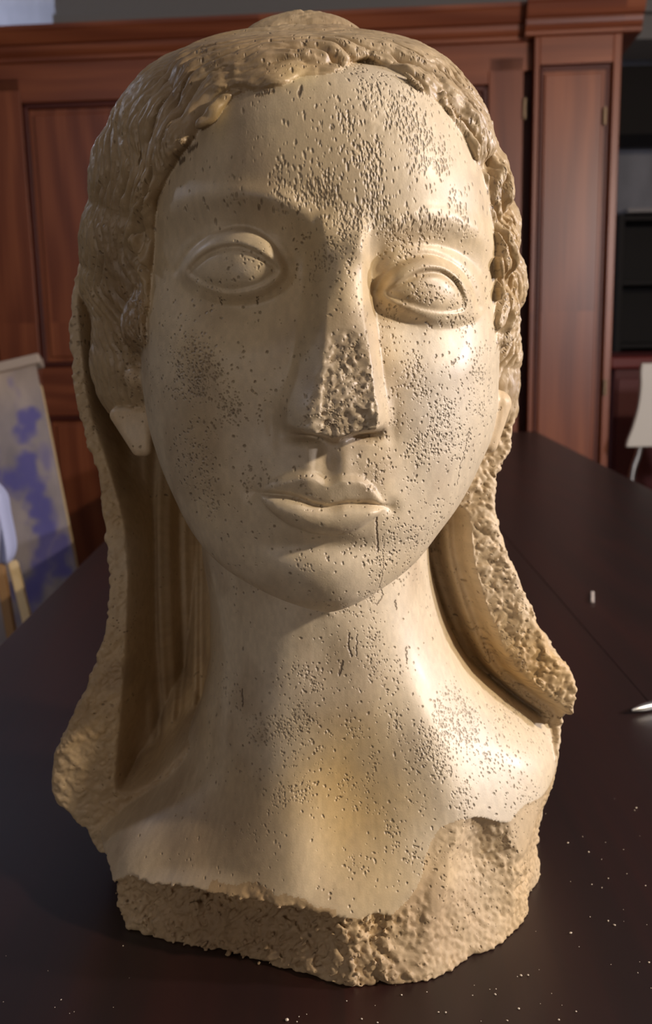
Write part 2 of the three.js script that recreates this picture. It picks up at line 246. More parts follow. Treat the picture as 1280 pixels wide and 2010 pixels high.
// broken foot of the bust, on its outline on the table
const foot = [[236, 1822], [330, 1856], [430, 1870], [560, 1900], [640, 1925], [690, 1940], [740, 1928], [800, 1931], [870, 1930], [930, 1902], [1000, 1852], [1040, 1810], [1074, 1750]].map((p) => { const q = onTable(...p); return [q[0], q[2]]; }).concat([[.14, -.05], [.08, -.115], [-.07, -.115], [-.13, -.03]]);
const footF = new Field2(-.2, .2, -.2, .2, .001, (x, z) => sdPoly(foot, x, z));
const chip = smoothLoop(xy([[742, 1814, .105], [815, 1732, .095], [838, 1662, .088], [868, 1610, .08], [925, 1588, .07], [985, 1594, .06], [1020, 1560, .05], [1066, 1530, .03], [1200, 1480, .02], [1250, 1800, .02], [1100, 2050, .1], [760, 2050, .11], [735, 1900, .11]]), 5);
const broken = smoothLoop(xy([[140, 1800, .03], [224, 1758, .045], [262, 1748, .06], [330, 1756, .08], [400, 1748, .092], [480, 1744, .1], [540, 1752, .103], [590, 1762, .105], [640, 1778, .106], [700, 1792, .106], [742, 1812, .105], [760, 1850, .11], [750, 2080, .12], [140, 2080, .1]]), 5);
const brokenF = new Field2(-.2, .1, -.06, .1, .001, (x, y) => { const d = -sdPoly(broken, x, y); return d <= 0 ? d : .0007 * sstep(0, .006, d) + .11 * Math.min(d, .05); });
const chipF = new Field2(-.05, .22, -.03, .13, .001, (x, y) => { const d = -sdPoly(chip, x, y); if (d <= 0) return d; const l = torsoLs(y), r = torsoRs(y), t = Math.min(.97, Math.abs(x - (l + r) / 2) / ((r - l) / 2)), z = torsoZ0(y) + (torsoF(y) - torsoZ0(y)) * Math.pow(1 - Math.pow(t, 2.15), 1 / 2.15), [px, py] = toPx(x, y, z); return Math.max(.0006 * sstep(0, .003, d), .0008 * sstep(0, .004, d) + .15 * Math.min(d, .045) + .010 * gs(px, py, 944, 1688, 46, 80, .1) + .004 * gs(px, py, 800, 1860, 40, 70, .5) - .005 * gs(px, py, 1025, 1640, 26, 100) - .005 * gs(px, py, 868, 1740, 18, 90, .25)); });
const earL = [at(238, 826, .0), at(282, 880, .01), at(285, 820, .012)], earL0 = at(270, 740, .015), earR = [at(978, 792, .012), at(960, 872, .016)];
const earT = xy([[228, 816, .006], [284, 812, .006], [284, 880, .006], [272, 880, .006]]);
const cap = (x, y, z, a, b, r0, r1) => { const bx = b[0] - a[0], by = b[1] - a[1], bz = b[2] - a[2], px = x - a[0], py = y - a[1], pz = z - a[2], t = clamp((px * bx + py * by + pz * bz) / (bx * bx + by * by + bz * bz + 1e-12), 0, 1); return Math.hypot(px - bx * t, py - by * t, pz - bz * t) - mix(r0, r1, t); };

const info = { part: 0 };                         // 0 skin, 1 hair, 2 veil, 3 broken stone, 4 ear
const ridge = (x, y, z) => 1 - 2 * Math.abs(noise(x, y, z) * 1.3);
const rough = (x, y, z) => { const u = x * .8 + y * .6, v = y * .8 - x * .6; return .42 * fbm(x * 62, y * 62, z * 62, 2) + .3 * ridge(u * 120, v * 165, z * 150) + .26 * ridge(u * 300 + 7, v * 390, z * 350) + .16 * noise(x * 800, y * 800, z * 800); };
function field(x, y, z) {
  // head and face
  const fm = sstep(-.01, .02, z);
  let f = headS(x, y, fm > 0 ? z - faceD.get(x, y) * fm : z), part = 0;
  const nearHead = Math.abs(f) < .004;
  if (nearHead && fm > 0) { const e = erode.get(x, y); if (e > .02) f += e * (.0016 * rough(x, y, z) + .0011 * noise(x * 520, y * 520, z * 520) + .0006); }
  // neck and chest
  if (y < .27) {
    let t = torsoS(x, y, z > -.02 ? z - torsoD.get(x, y) * sstep(-.02, .02, z) : z);
    let b = footF.get(x / (1 + .38 * sstep(.02, .06, y)), z + .25 * y) * .95 - .1 * sstep(.03, .075, y), c = 0;
    const cd = y < .125 && z > -.03 ? Math.max(chipF.get(x, y), x < .1 && y < .1 ? brokenF.get(x + .0015 * noise(x * 240, y * 240, 3), y + .002 * noise(x * 200, y * 200, 1)) : -1) * sstep(-.03, .0, z) : 0;
    if (Math.abs(b) < .008 || (cd > 0 && Math.abs(t) < .03)) { const n = rough(x, y, z); b += .0042 * n + .0022 * noise(x * 30, y * 30, z * 30) + .0012 * fbm(x * 500, y * 500, z * 500, 2); if (cd > 0) { t += cd + sstep(0, .003, cd) * ((x > .028 ? .0015 : .0078) * n + (x > .028 ? .0044 : .003) * noise(x * 45, y * 45, z * 45) + .0008 * noise(x * 420, y * 420, z * 420)); c = 1; } }
    let pt = c; if (b > t) pt = 3; else if (c) pt = 3; t = smax(t, b, .002);
    if (t < f && f - t > -.1) { part = t < f ? pt : part; }
    f = smin(f, t, y > .15 ? .008 : .004);
  }
  // ears
  if (y > .24 && y < .36) {
    const e = Math.min(x < 0 ? Math.hypot(Math.max(sdPoly(earT, x, y), 0), Math.max(Math.abs(z - .004 - (x + .1) * .25) - .004, 0)) - .0045 : 1, cap(x, y, z, earL0, earL0, .007, .007), cap(x, y, z, ...earR, .0075, .005));
    if (e < f) part = 4; f = smin(f, e, .003);
  }
  // hair
  if (y > .26) {
    let h = hairS(x, y, z);
    
    const op = openF.get(x, y) + clamp((.06 - z) * .45, 0, .03), zz = sstep(-.005, .015, z);
    let thin = f - .0105 + .003 * noise(x * 70, y * 70, z * 70);
    thin += .02 * (1 - sstep(.3, .335, y));
    h = Math.min(h, thin);
    if (z > 0) h += .0055 * (1 - sstep(0, .014, openF.get(x, y))) * sstep(0, .02, z);
    if (Math.abs(h) < .012) { h -= hairRelief(x, y, z); h += .0011 * fbm(x * 210, y * 210, z * 210, 2) * (x > .03 ? 1.4 : .9); }
    if (zz > 0) h = smax(h, (-op + .0025 * noise(x * 120, y * 120, z * 60)) * zz - (1 - zz) * .05, .005);
    h = smax(h, .286 + (x < 0 ? .0 : -.018) - y + .004 * noise(x * 80, 1, z * 80), .006);
    if (h < f) part = 1; f = smin(f, h, .0015);
  }
  // veil
  {
    let v = (z - veilZ.get(x, y)) * veilSl.get(x, y);
    const p2 = veilD.get(x, y);
    if (Math.abs(v) < .008 || Math.abs(p2) < .008) { const c = Math.max(-sdq(x, y), 0); if (c <= 0) { const n = rough(x, y, z); v += .0026 * n * (x > 0 ? 1.2 : .7); } }
    v = smax(v, p2 + .0016 * noise(x * 150, y * 150, z * 150) + .001 * noise(x * 400, y * 400, z * 400), .004);
    const bz = (Math.hypot(x / .175, (z - .02) / .15) - 1) * .15; if (z < .02) v = smax(v, bz, .01);
    v = Math.max(v, .02 - y);
    if (v < f) part = 2; f = smin(f, v, .002);
  }
  info.part = part;
  return Math.max(f, -y);
}
const cavF = new Field2(-.2, .2, .02, .5, .001, (x, y) => Math.min(sdPoly(cavLp, x, y), sdPoly(cavR, x, y)));
function sdq(x, y) { return cavF.get(x, y); }

// ---------------------------------------------------------------- the field becomes a mesh (surface nets on the cells near the surface)
function meshField(lo, hi, s) {
  const n = [0, 1, 2].map((i) => Math.ceil((hi[i] - lo[i]) / s / 8) * 8), [nx, ny, nz] = n, NX = nx + 1, NY = ny + 1, NZ = nz + 1;
  const val = new Float32Array(NX * NY * NZ).fill(NaN), id = (i, j, k) => (k * NY + j) * NX + i;
  const ev = (i, j, k) => { const q = id(i, j, k); let v = val[q]; if (v !== v) { v = field(lo[0] + i * s, lo[1] + j * s, lo[2] + k * s); val[q] = v; } return v; };
  const near = (i, j, k, c, t) => { let a = 0, m = 1e9; for (let q = 0; q < 8; q++) { const v = ev(i + (q & 1 ? c : 0), j + (q & 2 ? c : 0), k + (q & 4 ? c : 0)); a += v < 0 ? 1 : 0; m = Math.min(m, Math.abs(v)); } return (a > 0 && a < 8) || m < t; };
  const B = s > .0018 ? 4 : 8, cells = [];
  for (let k = 0; k < nz; k += B) for (let j = 0; j < ny; j += B) for (let i = 0; i < nx; i += B) {
    if (!near(i, j, k, B, B * s * .9)) continue;
    const C = B / 2;
    for (let c = 0; c < 8; c++) {
      const I = i + (c & 1 ? C : 0), J = j + (c & 2 ? C : 0), K = k + (c & 4 ? C : 0);
      if (!near(I, J, K, C, C * s * .8)) continue;
      for (let z = 0; z < C; z++) for (let y = 0; y < C; y++) for (let x = 0; x < C; x++) cells.push(I + x, J + y, K + z);
    }
  }
  const vid = new Int32Array(NX * NY * NZ).fill(-1), pos = [];
  for (let q = 0; q < cells.length; q += 3) {
    const i = cells[q], j = cells[q + 1], k = cells[q + 2];
    const v = [ev(i, j, k), ev(i + 1, j, k), ev(i, j + 1, k), ev(i + 1, j + 1, k), ev(i, j, k + 1), ev(i + 1, j, k + 1), ev(i, j + 1, k + 1), ev(i + 1, j + 1, k + 1)];
    let m = 0; for (let c = 0; c < 8; c++) if (v[c] < 0) m |= 1 << c;
    if (m === 0 || m === 255) continue;
    let sx = 0, sy = 0, sz = 0, t = 0;
    for (let a = 0; a < 8; a++) for (let b = 1; b < 8; b <<= 1) { if (a & b) continue; const c = a | b; if ((v[a] < 0) === (v[c] < 0)) continue; const f = v[a] / (v[a] - v[c]); sx += (a & 1) + (b === 1 ? f : 0); sy += (a >> 1 & 1) + (b === 2 ? f : 0); sz += (a >> 2 & 1) + (b === 4 ? f : 0); t++; }
    vid[id(i, j, k)] = pos.length / 3; pos.push(lo[0] + (i + sx / t) * s, lo[1] + (j + sy / t) * s, lo[2] + (k + sz / t) * s);
  }
  const tri = [], quad = (a, b, c, d, flip) => { if (a < 0 || b < 0 || c < 0 || d < 0) return; if (flip) tri.push(a, c, b, a, d, c); else tri.push(a, b, c, a, c, d); };
  for (let q = 0; q < cells.length; q += 3) {
    const i = cells[q], j = cells[q + 1], k = cells[q + 2]; if (vid[id(i, j, k)] < 0) continue;
    const v0 = ev(i, j, k) < 0;
    if (j && k && v0 !== ev(i + 1, j, k) < 0) quad(vid[id(i, j, k)], vid[id(i, j - 1, k)], vid[id(i, j - 1, k - 1)], vid[id(i, j, k - 1)], v0 === false);
    if (i && k && v0 !== ev(i, j + 1, k) < 0) quad(vid[id(i, j, k)], vid[id(i, j, k - 1)], vid[id(i - 1, j, k - 1)], vid[id(i - 1, j, k)], v0 === false);
    if (i && j && v0 !== ev(i, j, k + 1) < 0) quad(vid[id(i, j, k)], vid[id(i - 1, j, k)], vid[id(i - 1, j - 1, k)], vid[id(i, j - 1, k)], v0 === false);
  }
  return { pos: new Float32Array(pos), tri: new Uint32Array(tri) };
}
const net = meshField([-.185, -.004, -.155], [.175, .53, .15], CELL);
const TV = net.pos.length / 3, partOf = new Uint8Array(TV);
{ // normals over the whole statue, so that its parts meet without a seam
  const P = net.pos, T = net.tri, N = new Float32Array(P.length);
  for (let i = 0; i < T.length; i += 3) {
    const a = T[i] * 3, b = T[i + 1] * 3, c = T[i + 2] * 3, ux = P[b] - P[a], uy = P[b + 1] - P[a + 1], uz = P[b + 2] - P[a + 2], vx = P[c] - P[a], vy = P[c + 1] - P[a + 1], vz = P[c + 2] - P[a + 2];
    const nx = uy * vz - uz * vy, ny = uz * vx - ux * vz, nz = ux * vy - uy * vx;
    for (const q of [a, b, c]) { N[q] += nx; N[q + 1] += ny; N[q + 2] += nz; }
  }
  for (let i = 0; i < N.length; i += 3) { const l = Math.hypot(N[i], N[i + 1], N[i + 2]) || 1; N[i] /= l; N[i + 1] /= l; N[i + 2] /= l; }
  net.normal = N;
  // which part of the carving each point belongs to
  const nose = smoothLoop([[648, 470], [700, 470], [716, 520], [735, 660], [760, 790], [762, 850], [720, 868], [655, 872], [590, 862], [545, 845], [548, 790], [590, 700], [625, 600], [640, 520]], 4);
  const mouth = []; for (let x = 500; x <= 762; x += 8) mouth.push([x, lipTop(x) - 3]); for (let x = 762; x >= 500; x -= 8) mouth.push([x, lipBot(x) + 3]);
  const lab = pxField((px, py) => sdPoly(eyes[0].outer, px, py) < 6 ? 5 : sdPoly(eyes[1].outer, px, py) < 6 ? 6 : sdPoly(nose, px, py) < 0 ? 7 : sdPoly(mouth, px, py) < 0 ? 8 : 0);
  for (let i = 0; i < TV; i++) {
    const x = P[3 * i], y = P[3 * i + 1], z = P[3 * i + 2]; field(x, y, z); let p = info.part;
    if (p === 4 && x > 0) p = 9;
    if (p === 0 && z > .03 && y > .19) { const a = Math.round((x - lab.x0) / lab.s), b = Math.round((y - lab.y0) / lab.s); if (a >= 0 && b >= 0 && a < lab.nx && b < lab.ny) p = lab.a[b * lab.nx + a]; }
    partOf[i] = p;
  }
}
// ---------------------------------------------------------------- the surface of the stone: pores, scratches, staining and some painted shade, unrolled round the statue's upright axis
const TS = 2048, AXZ = -.11, ARC = 1.36;
const uvOf = (x, y, z) => { const a = Math.atan2(x, z - AXZ), m = Math.abs(a), s = a < 0 ? -1 : 1; const u = .5 + s * (m < ARC ? .46 * m / ARC : .46 + .04 * (m - ARC) / (Math.PI - ARC)); const v = y < .38 ? y : .38 + .125 * Math.atan2(y - .38, Math.hypot(x, z - AXZ)); return [u, v / .585]; };
const depth = new Float32Array(TS * TS), dirt = new Float32Array(TS * TS);
function stamp(p, len, wid, ang, dep, dark) {      // one pore: an uneven little hollow, metres
  const [u, v] = uvOf(p[0], p[1], p[2]), R = Math.max(.03, Math.hypot(p[0], p[2] - AXZ)), e = .0012, F = field;
  let n = p[3] ?? [F(p[0] + e, p[1], p[2]) - F(p[0] - e, p[1], p[2]), F(p[0], p[1] + e, p[2]) - F(p[0], p[1] - e, p[2]), F(p[0], p[1], p[2] + e) - F(p[0], p[1], p[2] - e)]; const nl = Math.hypot(...n) || 1, nh = Math.hypot(n[0], n[2]) / nl;
  const kx = .46 * TS / ARC / R * clamp((n[0] * p[0] + n[2] * (p[2] - AXZ)) / R / nl / Math.max(nh, .1), .35, 1), ky = TS / .585 * clamp(nh, .45, 1);
  const cx = u * TS, cy = v * TS, c = Math.cos(ang), s = Math.sin(ang), rx = Math.ceil(len * kx * 1.3), ry = Math.ceil(len * ky * 1.3), sd = cx * 7.13 + cy * 3.7;
  for (let j = -ry; j <= ry; j++) for (let i = -rx; i <= rx; i++) {
    const X = Math.round(cx) + i, Y = Math.round(cy) + j; if (X < 0 || Y < 0 || X >= TS || Y >= TS) continue;
    const mx = i / kx, my = j / ky, a = (mx * c + my * s) / len, b = (-mx * s + my * c) / wid;
    const r = Math.hypot(a, b) * (1 + .35 * noise(i * .55 + sd, j * .55, sd * .1)); if (r > 1.25) continue;
    const k = 1 - sstep(.35, 1.1, r), q = Y * TS + X;
    depth[q] = Math.max(depth[q], k * dep); dirt[q] = Math.max(dirt[q], (1 - sstep(.25, .95, r)) * dark);
  }
}
function hit(px, py) { const d = dir(px, py), l = Math.hypot(...d); let t = .3; for (let i = 0; i < 90; i++) { const x = CAM[0] + d[0] * t / l, y = CAM[1] + d[1] * t / l, z = CAM[2] + d[2] * t / l; if (t > .9 || y < .001) return null; const f = field(x, y, z); if (f < .0004) return [x, y, z]; t += f * .55; } return null; }
{
  const spots = [[780, 290, 170, 150, 1.1], [660, 400, 90, 110, 1], [760, 200, 90, 60, 1], [640, 260, 90, 90, .5], [850, 440, 110, 34, .9], [560, 392, 90, 30, .55], [420, 400, 70, 24, .6], [665, 560, 46, 110, .7], [685, 780, 46, 70, 3.2], [665, 840, 60, 20, 2.5], [390, 730, 110, 100, 1.2], [340, 640, 60, 70, .7], [450, 790, 70, 70, .8], [440, 1010, 60, 80, .8], [380, 900, 50, 70, .6], [860, 810, 90, 140, 1.2], [800, 930, 70, 130, 1.1], [910, 700, 50, 70, .6], [790, 1080, 70, 70, .9], [600, 1110, 110, 60, .5], [730, 1170, 60, 30, .9], [830, 600, 90, 40, .8], [470, 530, 60, 40, .3], [680, 1250, 60, 60, .9], [800, 1220, 60, 50, .7], [660, 1360, 100, 80, 1], [540, 1400, 90, 90, .5], [620, 1460, 100, 80, 1.4], [560, 1540, 50, 60, 1.3], [920, 1430, 110, 80, 1.8], [890, 1500, 110, 70, 1.6], [990, 1490, 70, 70, 1.4], [810, 1590, 40, 60, 1], [760, 1690, 70, 60, .9], [515, 1630, 30, 60, .8], [430, 1390, 50, 100, .3], [600, 1640, 200, 120, .15], [980, 1700, 90, 150, .9], [1000, 1200, 70, 150, 1.2], [620, 960, 100, 30, .3], [200, 700, 90, 350, .3], [960, 500, 60, 330, 1.2], [600, 80, 250, 50, .35]];
  const r = rng(77);
  for (let n = 0; n < 130000; n++) {
    const px = 90 + r() * 1050, py = 10 + r() * 1925; let w = .05; for (const [x, y, a, b, k] of spots) w += k * gs(px, py, x, y, a, b);
    w *= .2 + 1.6 * sstep(-.1, .5, fbm(px * .022, py * .016, 3, 2));
    if (r() > w * .34) { r(); r(); r(); continue; }
    const p = hit(px, py), big = r(), chest = py > 1220; if (!p) continue;
    const wd = (.00027 + .0005 * big * big * big), ang = (chest ? -1.15 : -1.35) + (r() - .5) * 2.2;
    stamp(p, wd * (1.05 + 1.2 * r() * r()), wd, ang, .22 + .6 * big, .1 + .6 * r() * r() + .12 * big);
  }
  const strokes = [[[922, 845], [914, 880], [905, 912], [897, 955], 1.1], [[738, 1018], [739, 1050], [741, 1085], 1.6], [[752, 1050], [752, 1110], [746, 1150], [752, 1170], [738, 1190], 1], [[404, 1150], [412, 1215], [422, 1290], .8], [[432, 584], [435, 600], 1], [[505, 583], [506, 598], 1], [[836, 632], [848, 644], 1.4], [[862, 630], [868, 642], 1.2], [[884, 630], [888, 644], 1.3], [[685, 1244], [683, 1272], [690, 1290], 1.6], [[700, 1248], [699, 1290], 1.3], [[672, 1300], [665, 1326], 2.2], [[474, 1355], [476, 1388], 1.8], [[797, 1272], [799, 1300], 1.3], [[590, 172], [586, 186], 2.4], [[775, 1180], [779, 1198], 1.3], [[385, 285], [368, 298], 2], [[360, 312], [352, 320], 2], [[500, 188], [540, 178], 1.6]];
  for (const s of strokes) { const w = s.pop(); for (let i = 0; i < s.length - 1; i++) for (let k = 0; k < 14; k++) { const t = k / 14, p = hit(mix(s[i][0], s[i + 1][0], t) + noise(k * .7, i, w) * 2, mix(s[i][1], s[i + 1][1], t)); if (p) stamp(p, .0005 * w, .00032 * w, -1.5, .8, .8); } }
  for (let n = 0; n < 9000; n++) {                 // the sides and back that the photograph does not show
    const a = (1.75 + r() * 1.39) * (r() < .5 ? -1 : 1), y = r() * .5; if (fbm(a * 5, y * 30, 1, 2) < -.05) continue;
    const wd = .0004 + .0006 * r(); stamp([Math.sin(a) * .13, y, -.02 + Math.cos(a) * .13, [Math.sin(a), 0, Math.cos(a)]], wd * (1.2 + r()), wd, -1.3 + r() - .5, .3 + .6 * r(), .2 + .5 * r());
  }
}
const stainsAndShade = [[690, 1540, 110, 170, .85, 0], [760, 760, 50, 200, .5, 0], [640, 320, 120, 130, .25, 0], [940, 1290, 90, 120, .5, 0], [240, 1500, 70, 150, .5, 0], [640, 1010, 120, 60, .12, 0], [930, 1450, 130, 120, 1, 2], [880, 760, 90, 140, .6, 2], [960, 1650, 120, 160, .5, 2], [300, 1300, 120, 260, .4, 1], [370, 1650, 150, 95, .75, 4], [280, 1560, 90, 90, .5, 4], [470, 1560, 70, 120, .4, 4], [470, 1830, 250, 70, .7, 4], [230, 560, 90, 240, .45, 4], [360, 200, 130, 100, .3, 4], [520, 1640, 60, 90, .5, 1], [480, 1380, 60, 160, .35, 1], [470, 900, 60, 100, .2, 1], [660, 780, 60, 80, .5, 1], [430, 220, 20, 30, .8, 3], [585, 150, 40, 18, .8, 3], [258, 850, 34, 34, 1, 2]].map(([x, y, a, b, k, t]) => { const p = hit(x, y); return p ? [...uvOf(...p), a * .00026, b * .00026, k, t, Math.hypot(p[0], p[2] - AXZ)] : null; }).filter(Boolean);  // real staining and pale patches; browns on the left chest also paint its shade
const colorTex = new Uint8Array(TS * TS * 4), bumpTex = new Uint8Array(TS * TS * 4);
{
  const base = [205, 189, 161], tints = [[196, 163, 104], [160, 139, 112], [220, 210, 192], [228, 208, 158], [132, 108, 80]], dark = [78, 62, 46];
  for (let j = 0; j < TS; j++) for (let i = 0; i < TS; i++) {
    const q = j * TS + i, u = i / TS, v = j / TS, X = u * .5, Y = v * .585;
    const w = [0, 0, 0, 0, 0];
    for (const s of stainsAndShade) { const dx = (u - s[0]) * ARC * s[6] / .46, dy = (v - s[1]) * .585; if (Math.abs(dx) < 2.2 * s[2] && Math.abs(dy) < 2.2 * s[3]) w[s[5]] += s[4] * Math.exp(-(dx * dx) / (s[2] * s[2]) - dy * dy / (s[3] * s[3])); }
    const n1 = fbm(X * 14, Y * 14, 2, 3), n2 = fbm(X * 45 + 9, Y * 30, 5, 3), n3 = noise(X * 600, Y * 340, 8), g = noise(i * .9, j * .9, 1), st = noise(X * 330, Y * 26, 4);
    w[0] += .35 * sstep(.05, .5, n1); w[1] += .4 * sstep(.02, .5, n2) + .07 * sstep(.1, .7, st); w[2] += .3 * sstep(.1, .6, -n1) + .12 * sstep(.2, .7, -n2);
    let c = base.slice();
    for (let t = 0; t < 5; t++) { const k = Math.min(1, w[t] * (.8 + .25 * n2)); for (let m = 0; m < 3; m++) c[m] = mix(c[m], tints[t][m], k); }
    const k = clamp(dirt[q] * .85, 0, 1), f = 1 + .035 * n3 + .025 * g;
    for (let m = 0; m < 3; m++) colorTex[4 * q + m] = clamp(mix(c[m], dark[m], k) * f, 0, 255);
    colorTex[4 * q + 3] = 255;
    const b = clamp(200 + 5 * n3 + 4 * g + 6 * n2 + 2.5 * st - 165 * depth[q], 0, 255); bumpTex[4 * q] = bumpTex[4 * q + 1] = bumpTex[4 * q + 2] = b; bumpTex[4 * q + 3] = 255;
  }
}
function tex(data, w, h, srgb, wrap = THREE.RepeatWrapping) { const t = new THREE.DataTexture(data, w, h, THREE.RGBAFormat); t.magFilter = t.minFilter = THREE.LinearFilter; t.wrapS = t.wrapT = wrap; if (srgb) t.colorSpace = THREE.SRGBColorSpace; t.needsUpdate = true; return t; }
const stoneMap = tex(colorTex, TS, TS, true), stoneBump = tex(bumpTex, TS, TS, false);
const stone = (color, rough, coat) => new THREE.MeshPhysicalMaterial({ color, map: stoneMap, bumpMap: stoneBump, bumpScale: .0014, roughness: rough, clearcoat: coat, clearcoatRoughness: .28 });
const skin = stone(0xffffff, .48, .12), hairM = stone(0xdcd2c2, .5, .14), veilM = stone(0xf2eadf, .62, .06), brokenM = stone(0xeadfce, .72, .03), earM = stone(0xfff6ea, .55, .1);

const bust = new THREE.Group(); bust.name = 'stone_bust'; bust.position.y = TABLE; scene.add(bust);
bust.userData = { label: 'weathered cream stone bust of a woman with wavy hair, standing on the dark table', category: 'bust' };
function carve(name, parts, mat, parent, label) {
  const on = new Set(parts), map = new Int32Array(TV).fill(-1), idx = [], p = [], n = [], uv = [];
  for (let i = 0; i < net.tri.length; i += 3) {
    if (!on.has(partOf[net.tri[i]])) continue;
    for (let k = 0; k < 3; k++) { const q = net.tri[i + k]; if (map[q] < 0) { map[q] = p.length / 3; const x = net.pos[3 * q], y = net.pos[3 * q + 1], z = net.pos[3 * q + 2]; p.push(x, y, z); n.push(net.normal[3 * q], net.normal[3 * q + 1], net.normal[3 * q + 2]); uv.push(...uvOf(x, y, z)); } idx.push(map[q]); }
  }
  const g = new THREE.BufferGeometry(); g.setAttribute('position', new THREE.Float32BufferAttribute(p, 3)); g.setAttribute('normal', new THREE.Float32BufferAttribute(n, 3)); g.setAttribute('uv', new THREE.Float32BufferAttribute(uv, 2)); g.setIndex(idx);
  const m = new THREE.Mesh(g, mat); m.name = name; m.castShadow = m.receiveShadow = true; if (label) m.userData.label = label; parent.add(m); return m;
}
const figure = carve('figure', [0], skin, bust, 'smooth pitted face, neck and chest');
carve('eye', [5], skin, figure, 'blank carved eye in the shaded half of the face'); carve('eye', [6], skin, figure, 'blank carved eye in the bright half of the face');
carve('nose', [7], skin, figure, 'nose with a rough broken tip'); carve('mouth', [8], skin, figure, 'closed carved lips');
carve('ear', [4], earM, figure, 'pale earlobe in the shaded half'); carve('ear', [9], earM, figure, 'narrow ear in the bright half');
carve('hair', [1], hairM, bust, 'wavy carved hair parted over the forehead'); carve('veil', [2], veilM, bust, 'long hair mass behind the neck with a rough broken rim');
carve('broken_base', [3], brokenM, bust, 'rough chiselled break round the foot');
// ---------------------------------------------------------------- wood, plaster, paint
const wx = (p) => [p[0], p[1] + TABLE, p[2]];
function woodTex(seed, light, darkC, streak, n = 512) {
  const a = new Uint8Array(n * n * 4), L = light, D = darkC;
  for (let j = 0; j < n; j++) for (let i = 0; i < n; i++) {
    const x = i / n, y = j / n, warp = fbm(x * 3, y * 1.2, seed, 3), g = Math.sin((x * 22 + warp * 5) * 2) * .5 + .5, f = fbm(x * 120, y * 5, seed + 4, 3) * .5 + .5, b = fbm(x * 4, y * 2.2, seed + 8, 3) * .5 + .5;
    const k = clamp(.35 * g * streak + .4 * f * streak + .6 * (b - .2), 0, 1), q = 4 * (j * n + i);
    for (let m = 0; m < 3; m++) a[q + m] = mix(L[m], D[m], k); a[q + 3] = 255;
  }
  return tex(a, n, n, true);
}
const wardrobeTex = woodTex(3, [160, 92, 57], [98, 46, 27], .9), tableTex = woodTex(21, [46, 17, 11], [20, 8, 6], .9), paleTex = woodTex(33, [226, 205, 160], [186, 158, 112], .8);
const wood = new THREE.MeshPhysicalMaterial({ map: wardrobeTex, roughness: .42, clearcoat: .15, clearcoatRoughness: .35 });
const woodDeep = new THREE.MeshPhysicalMaterial({ map: wardrobeTex, color: 0x9a7468, roughness: .5 });
const pale = new THREE.MeshStandardMaterial({ map: paleTex, roughness: .6 });
const metal = new THREE.MeshStandardMaterial({ color: 0xc9c9c6, roughness: .28, metalness: 1 });
const brass = new THREE.MeshStandardMaterial({ color: 0x9c8468, roughness: .4, metalness: .6 });
const plain = (c, r = .8) => new THREE.MeshStandardMaterial({ color: c, roughness: r });
function boxUV(g, along = 1) {                    // uv in metres, grain along the given axis
  g = g.index ? g.toNonIndexed() : g; const p = g.attributes.position, n = g.attributes.normal, uv = new Float32Array(p.count * 2);
  for (let i = 0; i < p.count; i++) {
    const v = [p.getX(i), p.getY(i), p.getZ(i)], a = [Math.abs(n.getX(i)), Math.abs(n.getY(i)), Math.abs(n.getZ(i))], ax = a[0] > a[1] && a[0] > a[2] ? 0 : a[1] > a[2] ? 1 : 2;
    let o = [0, 1, 2].filter((k) => k !== ax); if (o[0] === along) o = [o[1], o[0]];
    uv[2 * i] = v[o[0]] * 1.6 + v[ax] * .3; uv[2 * i + 1] = v[o[1]] * .9;
  }
  g.setAttribute('uv', new THREE.BufferAttribute(uv, 2)); return g;
}
function add(name, g, m, parent, label) { const o = new THREE.Mesh(g, m); o.name = name; o.castShadow = o.receiveShadow = true; if (label) o.userData.label = label; parent.add(o); return o; }
const box = (x0, x1, y0, y1, z0, z1, r = .003, along = 1) => { const g = new RoundedBoxGeometry(x1 - x0, y1 - y0, z1 - z0, 2, Math.min(r, (x1 - x0) / 2.1, (y1 - y0) / 2.1, (z1 - z0) / 2.1)); g.translate((x0 + x1) / 2, (y0 + y1) / 2, (z0 + z1) / 2); return boxUV(g, along); };
function thing(name, label, category, x = 0, y = 0, z = 0, turn = 0, group) { const o = new THREE.Group(); o.name = name; o.position.set(x, y, z); o.rotation.y = turn; o.userData = { label, category }; if (group) o.userData.group = group; scene.add(o); return o; }
const tag = (o, label, category, group) => { o.userData = { label, category }; if (group) o.userData.group = group; return o; };
const struct = (name, g, m) => { const o = add(name, g, m, scene); o.userData.kind = 'structure'; return o; };

// ---------------------------------------------------------------- the room
const plasterTex = (() => { const n = 512, a = new Uint8Array(n * n * 4); for (let j = 0; j < n; j++) for (let i = 0; i < n; i++) { const q = 4 * (j * n + i), k = fbm(i / 90, j / 90, 1, 4); for (let m = 0; m < 3; m++) a[q + m] = clamp([172, 172, 178][m] * (1 + .14 * k), 0, 255); a[q + 3] = 255; } return tex(a, n, n, true); })();
const plaster = new THREE.MeshStandardMaterial({ map: plasterTex, roughness: .95 }), dim = plain(0x43362b, .95), floorM = plain(0x4a3c32, .7);
const X0 = -2.4, X1 = 3.2, Z0 = -5.2, Z1 = 2.6, YC = 3.0;
struct('floor', box(X0 - .2, X1 + .2, -.2, 0, Z0 - .2, Z1 + .2), floorM);
struct('ceiling', box(X0 - .2, X1 + .2, YC, YC + .2, Z0 - .2, Z1 + .2), plaster);
struct('wall_left', box(X0 - .2, X0, 0, YC, Z0, Z1), dim);
struct('wall_right', box(X1, X1 + .2, 0, YC, Z0, Z1), dim);
struct('wall_back', box(X0 - .2, X1 + .2, 0, YC, Z0 - .2, Z0), plaster);
struct('wall_front', box(X0 - .2, X1 + .2, 0, YC, Z1, Z1 + .2), dim);
